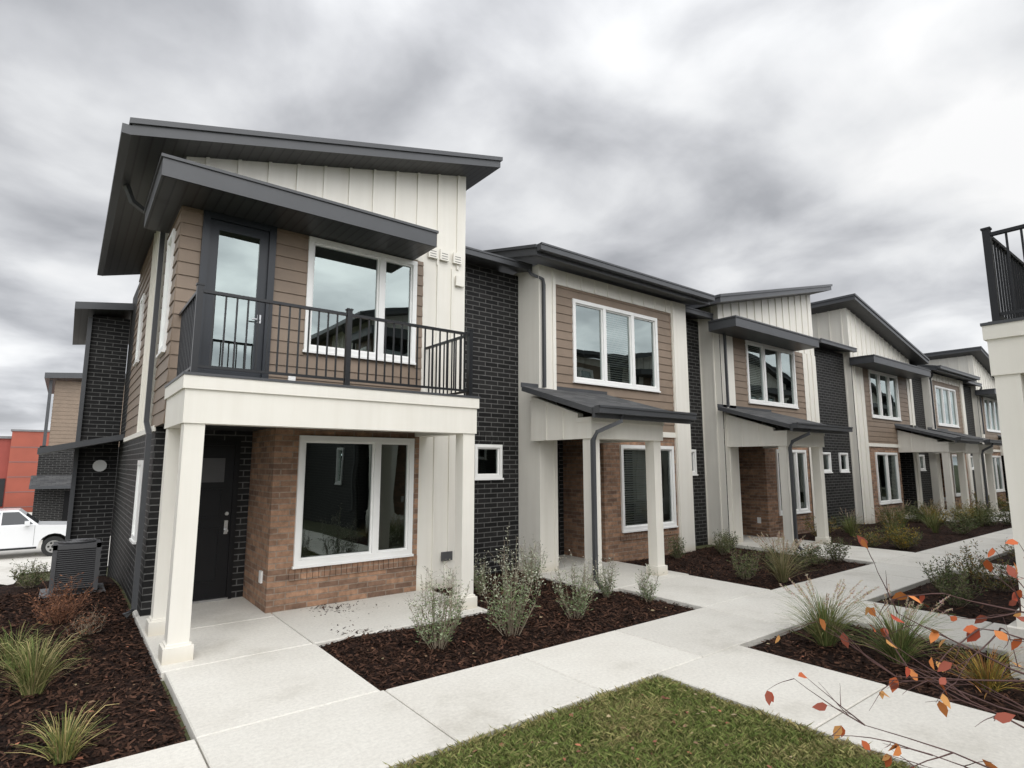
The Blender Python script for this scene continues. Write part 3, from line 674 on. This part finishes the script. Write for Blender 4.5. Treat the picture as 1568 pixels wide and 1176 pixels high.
# ================================================================ AC unit
ac=empty('air_conditioner_unit'); a=B(); a.part='casing'
ax,ay,w,h=.27,12.0,.62,.72
for i in range(4):
    X=ax+(w/2-.03)*(1 if i%2 else -1); Y=ay+(w/2-.03)*(1 if i>1 else -1); a.box('dgrey',X-.03,X+.03,Y-.03,Y+.03,-.04,h)
a.box('black',ax-w/2+.04,ax+w/2-.04,ay-w/2+.04,ay+w/2-.04,-.03,h-.05)
z=.04
while z<h-.08:
    a.box('dgrey',ax-w/2+.01,ax+w/2-.01,ay-w/2+.01,ay+w/2-.01,z,z+.014); z+=.032
a.box('dgrey',ax-w/2,ax+w/2,ay-w/2,ay+w/2,h-.07,h); a.part='fan'; a.tube('black',[(ax,ay,h+.001),(ax,ay,h+.01)],.25,20); a.tube('grey',[(ax,ay,h+.01),(ax,ay,h+.04)],.08,12)
for k in range(1,6):
    r=.05*k; a.tube('grey',[(ax+r*math.cos(t),ay+r*math.sin(t),h+.03) for t in np.linspace(0,6.283,20)],.004,4,False)
a.part='pad'; a.box('grey',ax-.42,ax+.42,ay-.42,ay+.42,-.1,-.035)
a.finish(ac)

# ================================================================ distant buildings
h1=empty('brown_townhouse'); d=B(); d.part='walls'
zb=-2.3; Y=38
d.siding(-.75,4,2.9,6.3,Y,[(.45,1.2,4.2,5.5)],.2); d.window(.45,1.2,4.2,5.5,Y,(),()); d.wall('dbrick',-1.1,4,zb,2.9,Y,[(.1,1.05,-1.8,.6)]); d.box('doorblack',.1,1.05,Y+.02,Y+.08,-1.8,.6)
d.sw=True; d.siding(Y,Y+8,2.9,6.3,-.75); d.wall('dbrick',Y,Y+8,zb,2.9,-1.1); d.sw=False
d.poly('fascia',[(-1.1,Y,2.9),(4,Y,2.9),(4,Y+8,2.9),(-1.1,Y+8,2.9)])
d.part='roof'; d.slab('shingle','fascia','soffit',[(-1.2,Y-.6,6.6),(5,Y-.6,7.1),(5,Y+8,7.1),(-1.2,Y+8,6.6)],.28)
d.box('fascia',-1.0,-.86,Y-.1,Y,2.9,6.3); d.slab('shingle','fascia','soffit',[(-1.3,Y-1.2,.9),(1.3,Y-1.2,.9),(1.3,Y,1.4),(-1.3,Y,1.4)],.15); d.finish(h1)
h2=empty('red_commercial_building'); d=B(); d.part='walls'
d.box('red',-22,-1.0,62,80,-2.4,4.0); d.box('orange',-3.6,.6,61.6,75,-2.4,4.6); d.box('grey',-9,-6.2,61.5,62,-2.4,4.3)
for i in range(6): d.box('black',-21+i*3.1,-19.2+i*3.1,61.95,61.99,-1.4,.8)
for i in range(5): d.box('grey',-3.6,.6,61.57,61.595,-1.5+i*1.2,-1.46+i*1.2)
d.box('blind',-1.6,.1,61.52,61.6,-.3,1.0); d.box('black',-1.5,.0,61.5,61.519,-1.9,-.4)
d.part='roof'; d.box('grey',-22.2,-.9,61.8,80,4.0,4.2); d.box('grey',-3.7,.7,61.5,75.1,4.6,4.75); d.finish(h2)
for nm,yy,zb0,x0,x1 in (('distant_tree_line',96,-1.9,-60,60),('distant_tree_line.001',-45,-.2,-70,90)):
    V=[];F=[];C=[]
    for i in range(9000):
        x=random.uniform(x0,x1); t=math.sin(x*.35)+math.sin(x*.9+1)*.5; hh=(3.2 if yy>0 else 6)+t*1.1; z=random.random()**.7*hh; y=yy+random.uniform(-3,3)
        quadleaf(V,F,C,Vector((x,y,zb0+z)),rv(1),rv(1),.9,.38,[q*random.uniform(.5,1.3) for q in (.06,.06,.035)])
    attrmesh(nm,V,F,C,'foliage')

# ================================================================ pickup truck
tr=empty('pickup_truck'); t=B(); t.part='body'
gz=zg(32)-.03; ty0,ty1=31.2,33.15
def prof(mat,pts,y0,y1):
    n=len(pts); t.poly(mat,[(x,y0,z+gz) for x,z in pts]); t.poly(mat,[(x,y1,z+gz) for x,z in pts][::-1])
    for i in range(n):
        j=(i+1)%n; t.poly(mat,[(pts[i][0],y0,pts[i][1]+gz),(pts[i][0],y1,pts[i][1]+gz),(pts[j][0],y1,pts[j][1]+gz),(pts[j][0],y0,pts[j][1]+gz)])
fx=.85
def arch(cx): return [(cx+.52*math.cos(an),.42+.52*math.sin(an)) for an in np.linspace(math.pi,0,9)]
body=[(fx-5.8,.55)]+[(fx-5.15,.48)]+arch(fx-4.6)+[(fx-4.0,.42),(fx-1.5,.42)]+arch(fx-.95)+[(fx-.35,.45),(fx,.5),(fx+.02,.95),(fx-.08,1.18),(fx-.3,1.24),(fx-1.55,1.32),(fx-3.75,1.32),(fx-5.8,1.32)]
prof('car',body,ty0,ty1)
b4=[(fx-3.75,ty0+.03,1.32),(fx-1.5,ty0+.03,1.32),(fx-1.5,ty1-.03,1.32),(fx-3.75,ty1-.03,1.32)]; t4=[(fx-3.6,ty0+.22,1.93),(fx-2.2,ty0+.22,1.93),(fx-2.2,ty1-.22,1.93),(fx-3.6,ty1-.22,1.93)]
t.hexa('car',[(x,y,z+gz) for x,y,z in b4],[(x,y,z+gz) for x,y,z in t4])
t.part='glass'
def onside(s0,s1,z0,z1,sh0=0,sh1=0):
    def P(x,z):
        k=(z-1.32)/.61; return (x,ty0+.03+.19*k-.008,z+gz)
    t.poly('carglass',[P(s0,z0),P(s1,z0),P(s1-sh1,z1),P(s0+sh0,z1)])
onside(fx-3.62,fx-2.75,1.36,1.86,.08,0); onside(fx-2.68,fx-1.68,1.36,1.86,0,.5)
t.poly('carglass',[(fx-1.53,ty0+.13,1.36+gz),(fx-1.53,ty1-.13,1.36+gz),(fx-2.15,ty1-.28,1.88+gz),(fx-2.15,ty0+.28,1.88+gz)])
t.part='trim'; t.box('black',fx-.02,fx+.06,ty0+.25,ty1-.25,gz+.62,gz+1.05); t.box('grey',fx-.1,fx+.1,ty0+.02,ty1-.02,gz+.42,gz+.6); t.box('lamp',fx-.25,fx+.03,ty0-.01,ty0+.24,gz+.85,gz+1.08)
t.box('black',fx-4.0,fx-1.5,ty0-.02,ty0+.1,gz+.36,gz+.44); t.box('car',fx-1.95,fx-1.78,ty0-.24,ty0+.0,gz+1.32,gz+1.5)
for x in (fx-2.72,fx-1.62,fx-3.72): t.box('grey',x,x+.012,ty0-.004,ty0-.001,gz+.5,gz+1.3)
t.part='wheels'
for cx in (fx-.95,fx-4.6):
    for y0,y1 in ((ty0+.0,ty0+.26),(ty1-.26,ty1)):
        t.tube('tyre',[(cx,y0,gz+.40),(cx,y1,gz+.40)],.40,24)
        t.tube('steel',[(cx,y0-.012,gz+.40),(cx,y1+.012,gz+.40)],.25,20); t.tube('tyre',[(cx,y0-.02,gz+.40),(cx,y0-.012,gz+.40)],.07,10)
        for k in range(6):
            an=k*math.pi/3; t.tube('tyre',[(cx+.16*math.cos(an),y0-.018,gz+.4+.16*math.sin(an)),(cx+.16*math.cos(an),y0-.011,gz+.4+.16*math.sin(an))],.045,6)
t.finish(tr)

# ================================================================ sky & light
w=bpy.data.worlds.new('World'); S.world=w; w.use_nodes=True; nt=w.node_tree; nt.nodes.clear()
out=N(nt,'ShaderNodeOutputWorld'); bg=N(nt,'ShaderNodeBackground'); bg.inputs[1].default_value=.1
sky=N(nt,'ShaderNodeTexSky'); sky.sky_type='NISHITA'; sky.sun_disc=False; sky.sun_elevation=math.radians(48); sky.sun_rotation=math.radians(200)
tc=N(nt,'ShaderNodeTexCoord'); sp=N(nt,'ShaderNodeSeparateXYZ'); L(nt,tc.outputs['Generated'],sp.inputs[0])
def mth(op,a,b_=None,c=None,cl=False):
    n=N(nt,'ShaderNodeMath',operation=op); n.use_clamp=cl
    for i,x in enumerate((a,b_,c)):
        if x is None: continue
        if isinstance(x,(int,float)): n.inputs[i].default_value=x
        else: L(nt,x,n.inputs[i])
    return n.outputs[0]
zz=mth('ADD',mth('MAXIMUM',sp.outputs[2],0.0),.22)
ux=mth('DIVIDE',sp.outputs[0],zz); uy=mth('DIVIDE',sp.outputs[1],zz)
cv=N(nt,'ShaderNodeCombineXYZ'); L(nt,ux,cv.inputs[0]); L(nt,uy,cv.inputs[1]); cv.inputs[2].default_value=3.7
n1=noise(nt,cv.outputs[0],.75,2,.5); n1.inputs['Distortion'].default_value=.4
n2=noise(nt,cv.outputs[0],2.6,7,.48); n2.inputs['Distortion'].default_value=.2
f1=mth('ADD',mth('MULTIPLY',n1.outputs[0],.52),mth('MULTIPLY',n2.outputs[0],.48))
cr=ramp(nt,f1,[(.36,(3.2,3.28,3.5)),(.43,(4.3,4.4,4.65)),(.49,(5.9,6.0,6.25)),(.56,(7.9,8.0,8.15)),(.64,(9.6,9.6,9.6))])
hz=mth('POWER',mth('SUBTRACT',1.0,mth('MAXIMUM',sp.outputs[2],0.0)),6.0)
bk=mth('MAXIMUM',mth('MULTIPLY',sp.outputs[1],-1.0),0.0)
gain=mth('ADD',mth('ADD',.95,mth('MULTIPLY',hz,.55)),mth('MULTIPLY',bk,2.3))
top=mth('MULTIPLY',mth('POWER',mth('MAXIMUM',sp.outputs[2],0.0),4.0),2.2); gain=mth('ADD',gain,top)
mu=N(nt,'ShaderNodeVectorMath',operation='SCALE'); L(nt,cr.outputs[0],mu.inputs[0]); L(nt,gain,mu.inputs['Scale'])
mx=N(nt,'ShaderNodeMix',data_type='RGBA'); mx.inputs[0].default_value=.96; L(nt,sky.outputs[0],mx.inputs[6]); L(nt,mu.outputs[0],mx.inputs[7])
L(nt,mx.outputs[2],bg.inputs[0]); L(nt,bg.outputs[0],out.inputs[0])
sl=bpy.data.lights.new('sun','SUN'); sl.energy=1.5; sl.angle=math.radians(55); sl.color=(1,.97,.925)
so=bpy.data.objects.new('sun',sl); S.collection.objects.link(so)
el=math.radians(45); az=math.radians(196)
dv=Vector((math.sin(az)*math.cos(el),math.cos(az)*math.cos(el),math.sin(el))); so.rotation_euler=dv.to_track_quat('Z','Y').to_euler()
sky.sun_elevation=el; sky.sun_rotation=az

cam=bpy.data.cameras.new('camera'); co=bpy.data.objects.new('camera',cam); S.collection.objects.link(co); S.camera=co
cam.sensor_width=36; cam.lens=877/1568*36; cam.clip_end=3000; cam.clip_start=.05
co.location=(0,0,2); co.rotation_mode='XYZ'; co.rotation_euler=(math.radians(97.9),0,math.radians(-37.7))
